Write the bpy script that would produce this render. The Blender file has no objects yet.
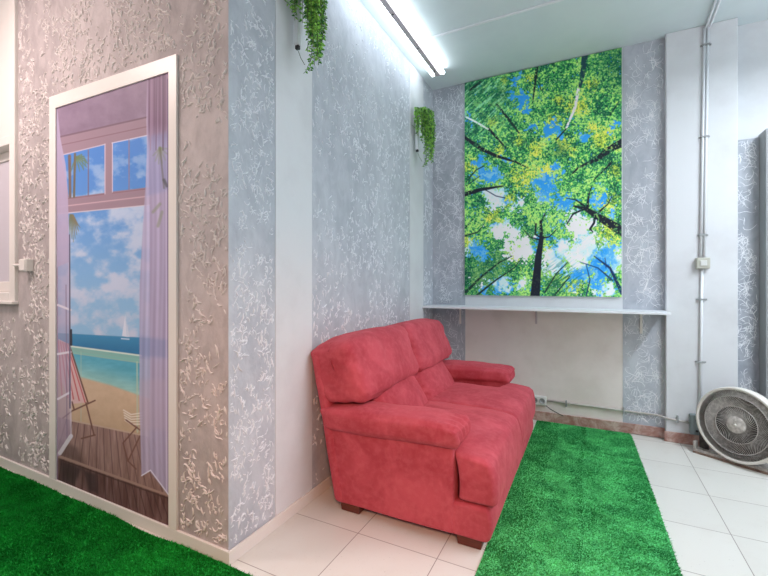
import bpy, bmesh, math, random
import numpy as np
from mathutils import Vector, Matrix, noise as mnoise

random.seed(7)
C = bpy.context.scene.collection
PI = math.pi

# ------------------------------------------------------------------ helpers
def lin(c):
    return tuple(((v/255)/12.92 if v/255 <= .04045 else ((v/255+.055)/1.055)**2.4) for v in c)

def tag(o, label=None, cat=None, group=None, kind=None):
    if label: o['label'] = label
    if cat: o['category'] = cat
    if group: o['group'] = group
    if kind: o['kind'] = kind
    return o

def thing(name, label, cat, loc=(0, 0, 0), group=None, kind=None):
    o = bpy.data.objects.new(name, None); C.objects.link(o)
    o.location = loc; o.empty_display_size = .05
    return tag(o, label, cat, group, kind)

def wloc(o):
    v = Vector(o.location)
    return v

def link(name, me, mats, parent=None, smooth=False):
    o = bpy.data.objects.new(name, me); C.objects.link(o)
    for m in (mats if isinstance(mats, (list, tuple)) else [mats]): me.materials.append(m)
    if smooth:
        me.polygons.foreach_set('use_smooth', [True]*len(me.polygons))
    if parent is not None:
        o.parent = parent
        # geometry is written in world coordinates: shift it into the parent's frame
        t = Vector((0, 0, 0)); p = parent
        while p is not None:
            t += Vector(p.location); p = p.parent
        me.transform(Matrix.Translation(-t))
    return o

def obj(name, bm, mats, parent=None, smooth=False, bevel=0, segs=2):
    bmesh.ops.recalc_face_normals(bm, faces=bm.faces)
    me = bpy.data.meshes.new(name); bm.to_mesh(me); bm.free()
    o = link(name, me, mats, parent, smooth)
    if bevel:
        b = o.modifiers.new('bevel', 'BEVEL'); b.width = bevel; b.segments = segs; b.limit_method = 'ANGLE'
    return o

def box(bm, x0, x1, y0, y1, z0, z1, mi=0, M=None):
    vs = [bm.verts.new((x, y, z)) for x in (x0, x1) for y in (y0, y1) for z in (z0, z1)]
    if M is not None:
        for v in vs: v.co = M @ v.co
    for f in ((0, 1, 3, 2), (4, 6, 7, 5), (0, 4, 5, 1), (2, 3, 7, 6), (0, 2, 6, 4), (1, 5, 7, 3)):
        fc = bm.faces.new([vs[i] for i in f]); fc.material_index = mi
    return vs

def tube(bm, pts, r, n=8, mi=0, cap=True, closed=False):
    pts = [Vector(p) for p in pts]; rs = r if isinstance(r, (list, tuple)) else [r]*len(pts)
    rings = []; N = len(pts); up = None
    for i, p in enumerate(pts):
        if closed: d = pts[(i+1) % N]-pts[i-1]
        else: d = pts[min(i+1, N-1)]-pts[max(i-1, 0)]
        d.normalize()
        if up is None: up = Vector((0, 0, 1)) if abs(d.z) < .9 else Vector((1, 0, 0))
        a = d.cross(up); a.normalize(); b = a.cross(d); b.normalize(); up = b
        rings.append([bm.verts.new(p+(a*math.cos(2*PI*k/n)+b*math.sin(2*PI*k/n))*rs[i]) for k in range(n)])
    for i in range(N if closed else N-1):
        A = rings[i]; B = rings[(i+1) % N]
        for k in range(n):
            f = bm.faces.new((A[k], A[(k+1) % n], B[(k+1) % n], B[k])); f.material_index = mi
    if cap and not closed:
        for R_ in (rings[0], rings[-1]):
            f = bm.faces.new(R_); f.material_index = mi

def prism(bm, poly, axis, a0, a1, mi=0):
    """poly of 2-D points extruded along axis ('y': points are x,z; 'x': y,z; 'z': x,y)"""
    def P(p, a): return {'y': (p[0], a, p[1]), 'x': (a, p[0], p[1]), 'z': (p[0], p[1], a)}[axis]
    A = [bm.verts.new(P(p, a0)) for p in poly]; B = [bm.verts.new(P(p, a1)) for p in poly]
    fs = [bm.faces.new(A), bm.faces.new(B[::-1])]
    n = len(poly)
    for i in range(n): fs.append(bm.faces.new((A[i], A[(i+1) % n], B[(i+1) % n], B[i])))
    for f in fs: f.material_index = mi

def lathe(bm, prof, M, n=48, mi=0, closed_prof=False):
    """prof: (radius, height) about local z, placed by matrix M"""
    rings = []
    for r, h in prof:
        if r < 1e-6: rings.append([bm.verts.new(M @ Vector((0, 0, h)))])
        else: rings.append([bm.verts.new(M @ Vector((r*math.cos(2*PI*k/n), r*math.sin(2*PI*k/n), h))) for k in range(n)])
    m = len(rings)
    for i in range(m if closed_prof else m-1):
        A = rings[i]; B = rings[(i+1) % m]
        for k in range(n):
            k2 = (k+1) % n
            if len(A) == 1 and len(B) == 1: continue
            if len(A) == 1: f = bm.faces.new((A[0], B[k], B[k2]))
            elif len(B) == 1: f = bm.faces.new((A[k], A[k2], B[0]))
            else: f = bm.faces.new((A[k], A[k2], B[k2], B[k]))
            f.material_index = mi

def soft(box_, r, puff=(0, 0, 0), warp=None, nz=.006, nsc=5., seed=0., n=22, pleat=None):
    """upholstered block: rounded box with bulging faces, optional warp(p, q) and soft wrinkles"""
    x0, x1, y0, y1, z0, z1 = box_
    h = Vector(((x1-x0)/2, (y1-y0)/2, (z1-z0)/2)); c = Vector(((x0+x1)/2, (y0+y1)/2, (z0+z1)/2))
    bm = bmesh.new(); vd = {}
    def coords(a):
        k = min(r/a, .95); out = []
        for i in range(5): out.append(-1+k*(1-math.cos(i/4*PI/2)) if False else -1+k*i/4)
        m = max(4, n-8)
        for i in range(1, m): out.append(-(1-k)+2*(1-k)*i/m)
        for i in range(5): out.append(1-k+k*i/4)
        return out
    cs = [coords(h[i]) for i in range(3)]
    def get(i, j, k):
        key = (i, j, k)
        if key in vd: return vd[key]
        p = Vector((cs[0][i], cs[1][j], cs[2][k]))
        q = Vector((p.x*h.x, p.y*h.y, p.z*h.z))
        inn = Vector([max(-(h[a]-r), min(h[a]-r, q[a])) for a in range(3)])
        d = q-inn
        if d.length > 1e-9: q = inn+d.normalized()*r*(1 if max(abs(d.x), abs(d.y), abs(d.z)) > r*.999 else 1)
        pf = Vector(((1-p.y**2)*(1-p.z**2)*puff[0]*p.x, (1-p.x**2)*(1-p.z**2)*puff[1]*p.y, (1-p.x**2)*(1-p.y**2)*puff[2]*p.z))
        w = q+pf+c
        if warp: w = warp(w, p)
        v = bm.verts.new(w); vd[key] = v; return v
    N = [len(a)-1 for a in cs]
    for fixed in range(3):
        a, b = [t for t in range(3) if t != fixed]
        for side in (0, N[fixed]):
            for i in range(N[a]):
                for j in range(N[b]):
                    q = []
                    for di, dj in ((0, 0), (1, 0), (1, 1), (0, 1)):
                        idx = [0, 0, 0]; idx[fixed] = side; idx[a] = i+di; idx[b] = j+dj
                        q.append(get(*idx))
                    try: bm.faces.new(q)
                    except ValueError: pass
    bmesh.ops.recalc_face_normals(bm, faces=bm.faces)
    bm.normal_update()
    mv = []
    for v in bm.verts:
        s = v.co*nsc+Vector((seed, seed*1.7, seed*.3))
        d = mnoise.noise(s)*nz + mnoise.noise(s*2.7)*nz*.45
        if pleat: d += pleat(v.co)
        mv.append((v, v.co+v.normal*d))
    for v, p in mv: v.co = p
    return bm

# ------------------------------------------------------------------ materials
def mat(name, col, rough=.6, metal=0., spec=.5, sheen=0., emis=None, emis_s=0., alpha=None):
    m = bpy.data.materials.new(name); m.use_nodes = True
    b = m.node_tree.nodes['Principled BSDF']
    b.inputs['Base Color'].default_value = (*lin(col), 1)
    b.inputs['Roughness'].default_value = rough; b.inputs['Metallic'].default_value = metal
    b.inputs['Specular IOR Level'].default_value = spec
    if sheen: b.inputs['Sheen Weight'].default_value = sheen
    if emis: b.inputs['Emission Color'].default_value = (*lin(emis), 1); b.inputs['Emission Strength'].default_value = emis_s
    return m

class NT:
    def __init__(s, m): s.t = m.node_tree; s.b = s.t.nodes['Principled BSDF']; s.tc = s.t.nodes.new('ShaderNodeTexCoord')
    def n(s, kind, **kw):
        o = s.t.nodes.new('ShaderNode'+kind)
        for k, v in kw.items(): setattr(o, k, v)
        return o
    def l(s, a, b): s.t.links.new(a, b)
    def mapping(s, loc=(0, 0, 0), sc=(1, 1, 1), rot=(0, 0, 0)):
        m = s.n('Mapping'); s.l(s.tc.outputs['Object'], m.inputs['Vector'])
        m.inputs['Location'].default_value = loc; m.inputs['Scale'].default_value = sc; m.inputs['Rotation'].default_value = rot
        return m.outputs[0]
    def noise(s, vec, sc, det=3, rough=.5, dist=0.):
        o = s.n('TexNoise'); s.l(vec, o.inputs['Vector'])
        o.inputs['Scale'].default_value = sc; o.inputs['Detail'].default_value = det
        o.inputs['Roughness'].default_value = rough; o.inputs['Distortion'].default_value = dist
        return o.outputs['Fac']
    def math(s, op, a, b=0., clamp=False):
        o = s.n('Math', operation=op); o.use_clamp = clamp
        for i, v in enumerate((a, b)):
            if isinstance(v, (int, float)): o.inputs[i].default_value = v
            else: s.l(v, o.inputs[i])
        return o.outputs[0]
    def rng(s, v, a, b, c=0., d=1.):
        o = s.n('MapRange'); s.l(v, o.inputs['Value']); o.interpolation_type = 'SMOOTHSTEP'
        for k, x in zip(('From Min', 'From Max', 'To Min', 'To Max'), (a, b, c, d)): o.inputs[k].default_value = x
        return o.outputs[0]
    def mix(s, f, a, b):
        o = s.n('Mix', data_type='RGBA')
        if isinstance(f, (int, float)): o.inputs[0].default_value = f
        else: s.l(f, o.inputs[0])
        for i, v in ((6, a), (7, b)):
            if isinstance(v, tuple): o.inputs[i].default_value = (*lin(v), 1)
            else: s.l(v, o.inputs[i])
        return o.outputs[2]
    def bump(s, h, strength=.3, dist=.01):
        o = s.n('Bump'); s.l(h, o.inputs['Height']); o.inputs['Strength'].default_value = strength
        o.inputs['Distance'].default_value = dist; s.l(o.outputs[0], s.b.inputs['Normal'])
    def base(s, c): s.l(c, s.b.inputs['Base Color'])

def stucco(name, c1, c2, seed=0., sc=1.6):
    m = mat(name, c1, .78, spec=.3); t = NT(m)
    v = t.mapping((seed, seed*2, seed*3), (1, 1, .6))
    a = t.rng(t.noise(v, sc, 4, .6), .35, .65); b = t.rng(t.noise(v, sc*7, 5, .7, .5), .35, .65)
    t.base(t.mix(t.math('ADD', t.math('MULTIPLY', a, .5), t.math('MULTIPLY', b, .5)), c1, c2))
    t.bump(t.math('ADD', t.noise(v, 45, 4, .6), t.math('MULTIPLY', t.noise(v, 14, 3, .6), 1.5)), .45, .006)
    return m
M_stA = stucco('stucco_warm', (194, 186, 185), (156, 149, 149), 1.3)
M_rdA = mat('stucco_warm_ridge', (216, 210, 207), .75)
M_stB = stucco('stucco_cool', (200, 205, 212), (172, 178, 187), 4.1)
M_rdB = mat('stucco_cool_ridge', (226, 230, 235), .7)
M_stC = stucco('stucco_cracked', (196, 201, 208), (162, 168, 178), 8.7)
M_rdC = mat('stucco_cracked_ridge', (242, 244, 247), .7)

def worms(bm, a0, a1, z0, z1, P, n, L, w, h, mi, seed, gate=.5, vert=1.0, curl=.9, branch=.35):
    """squiggly raised plaster ridges laid on a wall; P(a, z, height) gives the point"""
    rnd = random.Random(seed)
    made = 0; tries = 0
    def stroke(a, z, th, ln, ww, depth=0):
        m = max(4, int(ln/.009)); st = ln/m; pts = []; hd = rnd.uniform(-1, 1)*curl
        for i in range(m+1):
            pts.append((a, z, th)); a += math.cos(th)*st; z += math.sin(th)*st
            hd += rnd.uniform(-1, 1)*curl; hd *= .8; th += hd*.55
            if not (a0+.006 < a < a1-.006 and z0+.006 < z < z1-.006): break
            if depth < 1 and rnd.random() < branch/m*2: stroke(a, z, th+rnd.choice((-1, 1))*rnd.uniform(.7, 1.5), ln*rnd.uniform(.3, .6), ww*.85, depth+1)
        if len(pts) < 3: return
        rows = []; N = len(pts)-1
        for i, (x, y, t_) in enumerate(pts):
            f = min(1, i/1.5, (N-i)/1.5) if 0 < i < N else 0.0
            k = ww*(.3+.7*f)*rnd.uniform(.75, 1.2); hh = h*f*rnd.uniform(.7, 1.2)*ww/w
            nx_, ny_ = -math.sin(t_), math.cos(t_)
            rows.append([bm.verts.new(P(x+nx_*k, y+ny_*k, -.0004)), bm.verts.new(P(x+nx_*k*.45, y+ny_*k*.45, hh)), bm.verts.new(P(x-nx_*k*.45, y-ny_*k*.45, hh)), bm.verts.new(P(x-nx_*k, y-ny_*k, -.0004))])
        for i in range(N):
            for q in range(3):
                f = bm.faces.new((rows[i][q], rows[i][q+1], rows[i+1][q+1], rows[i+1][q])); f.material_index = mi; f.smooth = True
    while made < n and tries < n*12:
        tries += 1
        a = rnd.uniform(a0, a1); z = rnd.uniform(z0, z1)
        g = mnoise.noise(Vector((a*4.5, z*3., seed)))*.5+.5+.25*mnoise.noise(Vector((a*14, z*9., seed+5)))
        if g < gate+rnd.uniform(-.05, .05): continue
        th = PI/2*rnd.choice((1, -1))+rnd.gauss(0, .75)/vert
        stroke(a, z, th, L*rnd.uniform(.4, 1.5), w*rnd.uniform(.7, 1.25)); made += 1

def plaster(name, c1, c2, sc=2.5, rough=.65):
    m = mat(name, c1, rough); t = NT(m)
    v = t.mapping()
    t.base(t.mix(t.rng(t.noise(v, sc, 5, .6), .4, .7), c1, c2))
    t.bump(t.noise(v, 35, 4), .1, .003)
    return m
M_white = plaster('white_plaster', (217, 220, 223), (207, 209, 212))
M_ceil = plaster('ceiling_paint', (220, 232, 234), (212, 225, 228), 1.2)
M_warmlit = plaster('warm_lit_plaster', (232, 224, 219), (222, 213, 207), 3.)  # white plaster with the warmer light below the shelf put into its colour
M_trim = mat('white_trim', (226, 222, 216), .4)
M_shelf = mat('white_shelf', (232, 236, 240), .35)
M_plastic = mat('white_plastic', (214, 216, 212), .4)
M_greyplastic = mat('dull_grey_plastic', (150, 155, 155), .5)
M_dark = mat('dark_plastic', (35, 36, 38), .5)
M_pane = mat('frosted_pane', (205, 200, 208), .25)

# brown marble skirting
M_marble = mat('brown_marble', (165, 130, 118), .35); t = NT(M_marble)
v = t.mapping()
t.base(t.mix(t.rng(t.noise(v, 9, 6, .7, .8), .35, .68), (158, 112, 100), (206, 184, 174)))

# floor tiles
M_floor = mat('floor_tile', (222, 220, 214), .28, spec=.4); t = NT(M_floor)
mp = t.mapping((-.6+.398*20, -2.476+.398*20, 0))
br = t.n('TexBrick'); t.l(mp, br.inputs['Vector']); br.offset = 0; br.squash = 1
br.inputs['Scale'].default_value = 1; br.inputs['Brick Width'].default_value = .398; br.inputs['Row Height'].default_value = .398
br.inputs['Mortar Size'].default_value = .0022; br.inputs['Mortar Smooth'].default_value = .3
br.inputs['Color1'].default_value = (*lin((222, 221, 214)), 1); br.inputs['Color2'].default_value = (*lin((214, 213, 206)), 1)
br.inputs['Mortar'].default_value = (*lin((150, 142, 134)), 1)
nz = t.rng(t.noise(t.mapping(), 3.5, 6, .65), .5, .8)
sp = t.rng(t.noise(t.mapping(), 90, 2, .5), .68, .72)
c = t.mix(t.math('MULTIPLY', nz, .35), br.outputs['Color'], (196, 188, 178))
t.base(t.mix(t.math('MULTIPLY', sp, .3), c, (170, 165, 158)))
t.bump(t.math('SUBTRACT', 1, br.outputs['Fac']), .3, .002)

# suede
M_suede = mat('red_suede', (196, 66, 78), .85, spec=.2, sheen=.35); t = NT(M_suede)
M_suede.node_tree.nodes['Principled BSDF'].inputs['Sheen Tint'].default_value = (*lin((240, 130, 140)), 1)
v = t.mapping()
n1 = t.rng(t.noise(v, 5, 5, .6, .6), .35, .68); n2 = t.rng(t.noise(v, 34, 3, .6), .4, .7)
c = t.mix(n1, (167, 62, 74), (190, 82, 94))
t.base(t.mix(t.math('MULTIPLY', n2, .25), c, (206, 110, 118)))
t.bump(t.noise(v, 260, 2), .12, .002)
M_wood = mat('dark_wood', (88, 36, 24), .45); t = NT(M_wood)
t.base(t.mix(t.noise(t.mapping((0, 0, 0), (3, 1, 20)), 8, 4), (70, 26, 18), (112, 52, 34)))

# artificial grass
def grass(name, dark, light):
    m = mat(name, light, .8, spec=.15); t = NT(m)
    v = t.mapping((0, 0, 0), (1, 1, 1))
    a = t.rng(t.noise(v, 5, 4, .7), .35, .65); b = t.rng(t.noise(v, 110, 3, .7), .35, .65)
    # object coordinates split by axis
    ax = t.n('SeparateXYZ'); t.l(t.tc.outputs['Object'], ax.inputs[0])
    t.base(t.mix(t.math('ADD', t.math('MULTIPLY', a, .45), t.math('MULTIPLY', b, .55)), dark, light))
    return m
M_grassR = grass('artificial_grass_bright', (26, 126, 64), (116, 232, 146))
M_grassRd = grass('artificial_grass_dark', (20, 100, 48), (82, 196, 110))  # darker green for the sofa-side strip, a thin band and patches
M_grassL = grass('artificial_grass_deep', (8, 108, 34), (40, 186, 72))
M_leaf = mat('fern_leaf', (74, 160, 50), .45); t = NT(M_leaf)
t.base(t.mix(t.rng(t.noise(t.mapping(), 40, 2), .35, .65), (34, 116, 40), (156, 220, 84)))
M_stem = mat('fern_stem', (86, 100, 60), .6)
M_tube = mat('lit_tube', (255, 255, 255), .4, emis=(238, 246, 255), emis_s=9.5)
M_batten = mat('batten_grey', (196, 186, 190), .4)
M_fanring = mat('fan_ring_white', (224, 220, 211), .45)
def dusty(name, c1, c2):
    m = mat(name, c1, .6); t = NT(m)
    t.base(t.mix(t.rng(t.noise(t.mapping(), 45, 3, .6), .4, .6), c1, c2)); return m
M_fangrille = dusty('fan_grille_dusty', (176, 170, 163), (206, 200, 193))
M_fanring2 = mat('fan_grille_ring', (176, 170, 164), .45)
M_fandark = dusty('fan_inner_dark', (38, 36, 35), (66, 62, 60))
M_fanbase = dusty('fan_base_grey', (150, 145, 140), (186, 180, 172))
M_fanedge = dusty('fan_base_worn_edge', (104, 84, 72), (140, 118, 102))

# ------------------------------------------------------------------ camera
F = 406.0
CAMZ = 1.2; YAW = math.atan(206/406); HZ = 283.0
cam = bpy.data.cameras.new('camera'); camo = bpy.data.objects.new('camera', cam); C.objects.link(camo)
camo.location = (0, 0, CAMZ); camo.rotation_euler = (PI/2, 0, YAW)
cam.sensor_width = 36; cam.lens = 36*F/768; cam.shift_y = -(288-HZ)/768
cam.clip_start = .05
bpy.context.scene.camera = camo
Fx, Fy = -math.sin(YAW), math.cos(YAW)
def photo(x, y, z):
    """where a wall point shows in the photograph (numpy arrays): lets the prints be drawn in the photo's frame"""
    d = Fx*x+Fy*y; r = Fy*x-Fx*y
    return 384+F*r/d, HZ-F*(z-CAMZ)/d

# ------------------------------------------------------------------ room shell
XB = -1.379; YA = 1.248; YC = 3.776; H = 3.094; YP = 3.72; YR = 3.85
XL, XR, Y0 = -4.1, 2.4, -2.4

def struct(name, bm, mats, bevel=0): return tag(obj(name, bm, mats, bevel=bevel), kind='structure')

bm = bmesh.new(); box(bm, XL-.1, XR+.1, Y0-.1, YR+.1, -.1, 0); struct('floor', bm, M_floor)
bm = bmesh.new(); box(bm, XL-.1, XR+.1, Y0-.1, YR+.1, H, H+.1); struct('ceiling', bm, M_ceil)
# left wall with the beach print (window opening at far left)
WX = -3.26; WZ = 1.11
bm = bmesh.new()
box(bm, WX, XB-.0016, YA, YA+.1, 0, H, 0)
box(bm, XL-.1, WX, YA, YA+.1, 0, WZ, 0)
PA = lambda a, z, h: (a, YA-h, z)
for a0, a1, z0, z1, n in ((WX+.03, -2.835, .06, H, 560), (-2.83, -1.70, 2.29, H, 420), (-1.70, XB-.003, .06, H, 430), (XL, WX, .06, WZ-.06, 200)):
    worms(bm, a0, a1, z0, z1, PA, int(n*1.7), .042, .0035, .0062, 1, int(-a0*10), .42, 1., 1.1)
struct('wall_left', bm, [M_stA, M_rdA])
# side wall behind the sofa: stucco strips between smooth white strips
ys = [(YA+.1, 1.535, 0), (1.535, 1.828, 1), (1.828, 3.201, 0), (3.201, 3.517, 1), (3.517, YC+.2, 0)]
bm = bmesh.new()
for a, b, k in ys: box(bm, XB-.1, XB+(.004 if k else 0), a, b, 0, H, k)
box(bm, XB-.0015, XB, YA+.0002, YA+.1, 0, H, 0)
PB = lambda a, z, h: (XB+h, a, z)
for a0, a1, z0, n in ((YA+.002, 1.533, .06, 620), (1.83, 3.199, .06, 1500), (3.519, YC, .06, 240)):
    worms(bm, a0, a1, z0, H, PB, int(n*(1.6 if a0 < 1.7 else 1.3)), .036, .0031, .005, 2, int(a0*10), .40, 1.2, 1.1)
struct('wall_side', bm, [M_stB, M_white, M_rdB])
# back wall
SH = .985
bm = bmesh.new()
box(bm, XB, -1.054, YC, YC+.15, 0, H, 0)
box(bm, -1.054, .235, YC+.002, YC+.15, SH-.01, H, 1)
box(bm, -1.054, .235, YC+.002, YC+.15, 0, SH-.01, 2)
box(bm, .235, .52, YC, YC+.15, 0, H, 0)
PC = lambda a, z, h: (a, YC-h, z)
for a0, a1, z0, z1, n in ((XB, -1.056, .09, .96, 120), (XB, -1.056, 1.0, H, 330), (.237, .514, .09, .96, 120), (.237, .514, 1.0, H, 270)):
    worms(bm, a0, a1, z0, z1, PC, int(n*.95), .09, .0017, .002, 3, int(a0*10+z0*7), .36, 1.3, .55, 1.0)
struct('wall_back', bm, [M_stC, M_white, M_warmlit, M_rdC])
bm = bmesh.new(); box(bm, .515, .941, YP, YR+.1, 0, H); struct('wall_pillar', bm, M_white, bevel=.006)
bm = bmesh.new()
box(bm, .941, XR+.1, YR, YR+.1, 0, H, 0)
struct('wall_recess', bm, [M_white])
bm = bmesh.new(); box(bm, XR, XR+.1, Y0, YR, 0, H); struct('wall_right', bm, M_white)
bm = bmesh.new(); box(bm, XL-.1, XL, Y0, YA, 0, H); struct('wall_far_left', bm, M_white)
bm = bmesh.new(); box(bm, XL-.1, XR+.1, Y0-.1, Y0, 0, H); struct('wall_front', bm, M_white)

# skirtings
bm = bmesh.new(); box(bm, XL, XB+.012, YA-.012, YA, 0, .058); struct('baseboard_left', bm, M_trim, bevel=.002)
bm = bmesh.new(); box(bm, XB+.004, XB+.016, YA-.0115, YC, 0, .058); struct('baseboard_side', bm, M_trim, bevel=.002)
bm = bmesh.new()
box(bm, XB+.016, .515, YC-.014, YC, 0.004, .082); struct('baseboard_back', bm, M_marble, bevel=.003)
bm = bmesh.new(); box(bm, .503, .945, YP-.012, YP, 0, .078); struct('baseboard_pillar', bm, M_marble, bevel=.003)
bm = bmesh.new(); box(bm, .945, 1.09, YR-.012, YR, 0, .078); struct('baseboard_recess', bm, M_marble, bevel=.003)

# far-left window: casing, boxed upper panel, crossbar, frosted sash
w = thing('window_1', None, None, (-3.6, YA, WZ), kind='structure')
bm = bmesh.new()
box(bm, WX-.05, WX+.022, YA-.02, YA+.1, WZ-.03, H, 0)
box(bm, XL, WX-.05, YA-.02, YA+.1, WZ-.03, WZ+.03, 0)
box(bm, XL, WX-.05, YA-.015, YA+.1, 2.09, 2.15, 0)
obj('window_frame', bm, M_trim, w, bevel=.005)
bm = bmesh.new(); box(bm, XL, WX-.052, YA+.0, YA+.03, 2.15, H); obj('upper_panel', bm, M_trim, w)
bm = bmesh.new()
box(bm, WX-.12, WX-.05, YA+.05, YA+.08, WZ+.03, 2.09)
box(bm, XL, WX-.12, YA+.05, YA+.08, WZ+.03, WZ+.1)
box(bm, XL, WX-.12, YA+.05, YA+.08, 2.03, 2.09)
obj('sash', bm, M_trim, w, bevel=.004)
bm = bmesh.new(); box(bm, XL, WX-.12, YA+.06, YA+.07, WZ+.1, 2.03); obj('pane', bm, M_pane, w)
bm = bmesh.new(); box(bm, XL, WX+.03, YA-.035, YA, WZ-.045, WZ-.025); obj('window_sill', bm, M_trim, w, bevel=.004)

# small junction box beside the window
jb = thing('junction_box', 'small white cable box on grey stucco beside the far left window', 'junction box', (-3.09, YA, 1.31))
bm = bmesh.new(); box(bm, -3.115, -3.035, YA-.042, YA, 1.272, 1.348); obj('box_body', bm, M_trim, jb, bevel=.006)
bm = bmesh.new(); box(bm, -3.11, -3.04, YA-.047, YA-.042, 1.277, 1.343); obj('box_cover', bm, M_trim, jb, bevel=.003)
bm = bmesh.new(); tube(bm, [(-3.238, YA-.02, 1.312), (-3.11, YA-.02, 1.312)], .009); obj('cable_gland', bm, M_trim, jb)

# ------------------------------------------------------------------ painted prints
def vn(x, y, seed):
    xi = np.floor(x); yi = np.floor(y); fx = x-xi; fy = y-yi
    fx = fx*fx*(3-2*fx); fy = fy*fy*(3-2*fy)
    def hsh(a, b):
        s = np.sin(a*127.1+b*311.7+seed*74.7)*43758.5453
        return s-np.floor(s)
    return (hsh(xi, yi)*(1-fx)+hsh(xi+1, yi)*fx)*(1-fy)+(hsh(xi, yi+1)*(1-fx)+hsh(xi+1, yi+1)*fx)*fy
def fbm(x, y, seed, o=4):
    a = 0; w = .5; s = 0
    for i in range(o):
        a = a+w*vn(x*2**i+i*7.3, y*2**i-i*3.1, seed+i); s += w; w *= .55
    return a/s
def sst(v, a, b):
    t = np.clip((v-a)/(b-a), 0, 1); return t*t*(3-2*t)
class Paint:
    def __init__(s, U, V): s.U = U; s.V = V; s.c = np.zeros(U.shape+(3,))
    def put(s, mask, col):
        m = mask[..., None]; col = np.asarray(col, float)
        s.c = s.c*(1-m)+col*m
    def poly(s, pts, col, a=1., soft=.5):
        U, V = s.U, s.V; inside = np.zeros(U.shape, bool); dist = np.full(U.shape, 1e9)
        n = len(pts)
        for i in range(n):
            x0, y0 = pts[i]; x1, y1 = pts[(i+1) % n]
            if y0 != y1:
                cnd = ((y0 > V) != (y1 > V)) & (U < (x1-x0)*(V-y0)/(y1-y0)+x0); inside ^= cnd
            dx, dy = x1-x0, y1-y0; L = dx*dx+dy*dy+1e-9
            t = np.clip(((U-x0)*dx+(V-y0)*dy)/L, 0, 1)
            dist = np.minimum(dist, np.hypot(U-x0-t*dx, V-y0-t*dy))
        sd = np.where(inside, dist, -dist)
        m = sst(sd, -soft, soft)*a
        s.put(m, col); return m
    def line(s, pts, w, col, a=1., soft=.45):
        U, V = s.U, s.V; m = np.zeros(U.shape)
        ws = w if isinstance(w, (list, tuple)) else [w]*len(pts)
        for i in range(len(pts)-1):
            x0, y0 = pts[i]; x1, y1 = pts[i+1]; dx, dy = x1-x0, y1-y0; L = dx*dx+dy*dy+1e-9
            t = np.clip(((U-x0)*dx+(V-y0)*dy)/L, 0, 1)
            d = np.hypot(U-x0-t*dx, V-y0-t*dy); ww = (ws[i]*(1-t)+ws[i+1]*t)/2
            m = np.maximum(m, sst(ww-d, -soft, soft))
        s.put(m*a, col)

def s2l(c):
    c = np.clip(c/255, 0, 1); return np.where(c <= .04045, c/12.92, ((c+.055)/1.055)**2.4)

def print_mesh(name, A, B, zf0, zf1, y, nx, nz, painter, k, m, parent=None, thick=0.):
    """print between x=A..B, bottom/top z functions, at depth y, coloured per point"""
    uu, vv = np.meshgrid(np.linspace(0, 1, nx), np.linspace(0, 1, nz))
    X = A+(B-A)*uu; Z0 = zf0[0]+(zf0[1]-zf0[0])*uu; Z1 = zf1[0]+(zf1[1]-zf1[0])*uu
    Z = Z0+(Z1-Z0)*vv; Y = np.full(X.shape, y)
    U, V = photo(X, Y, Z)
    p = painter(U, V, X, Z)
    col = s2l(p)*np.asarray(k)
    col = np.clip(col, 0, .95)
    verts = np.stack([X, Y, Z], -1).reshape(-1, 3)
    i = np.arange(nz-1)[:, None]*nx+np.arange(nx-1)[None]; i = i.ravel()
    faces = np.stack([i, i+1, i+nx+1, i+nx], -1)
    nv = len(verts); vl = verts.tolist(); fl = faces.tolist()
    # thickness: side strips and back
    cs = [0, nx-1, nv-1, nv-nx]
    if thick:
        edge = list(range(0, nx))+list(range(2*nx-1, nv, nx))+list(range(nv-2, nv-nx-1, -1))+list(range(nv-2*nx, 0, -nx))
        base = len(vl)
        for e in edge: q = vl[e]; vl.append([q[0], q[1]+thick, q[2]])
        E = len(edge)
        for a in range(E): fl.append([edge[(a+1) % E], edge[a], base+a, base+(a+1) % E])
    me = bpy.data.meshes.new(name); me.from_pydata(vl, [], fl)
    at = me.color_attributes.new('print', 'FLOAT_COLOR', 'POINT')
    data = np.ones((len(vl), 4), np.float32); data[:, :3] = .7
    data[:nv, :3] = col.reshape(-1, 3)
    at.data.foreach_set('color', data.ravel())
    me.update()
    return link(name, me, m, parent)

def print_mat(name, rough=.5):
    m = mat(name, (255, 255, 255), rough, spec=.3); t = NT(m)
    a = t.n('Attribute'); a.attribute_name = 'print'; t.base(a.outputs['Color']); return m

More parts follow.
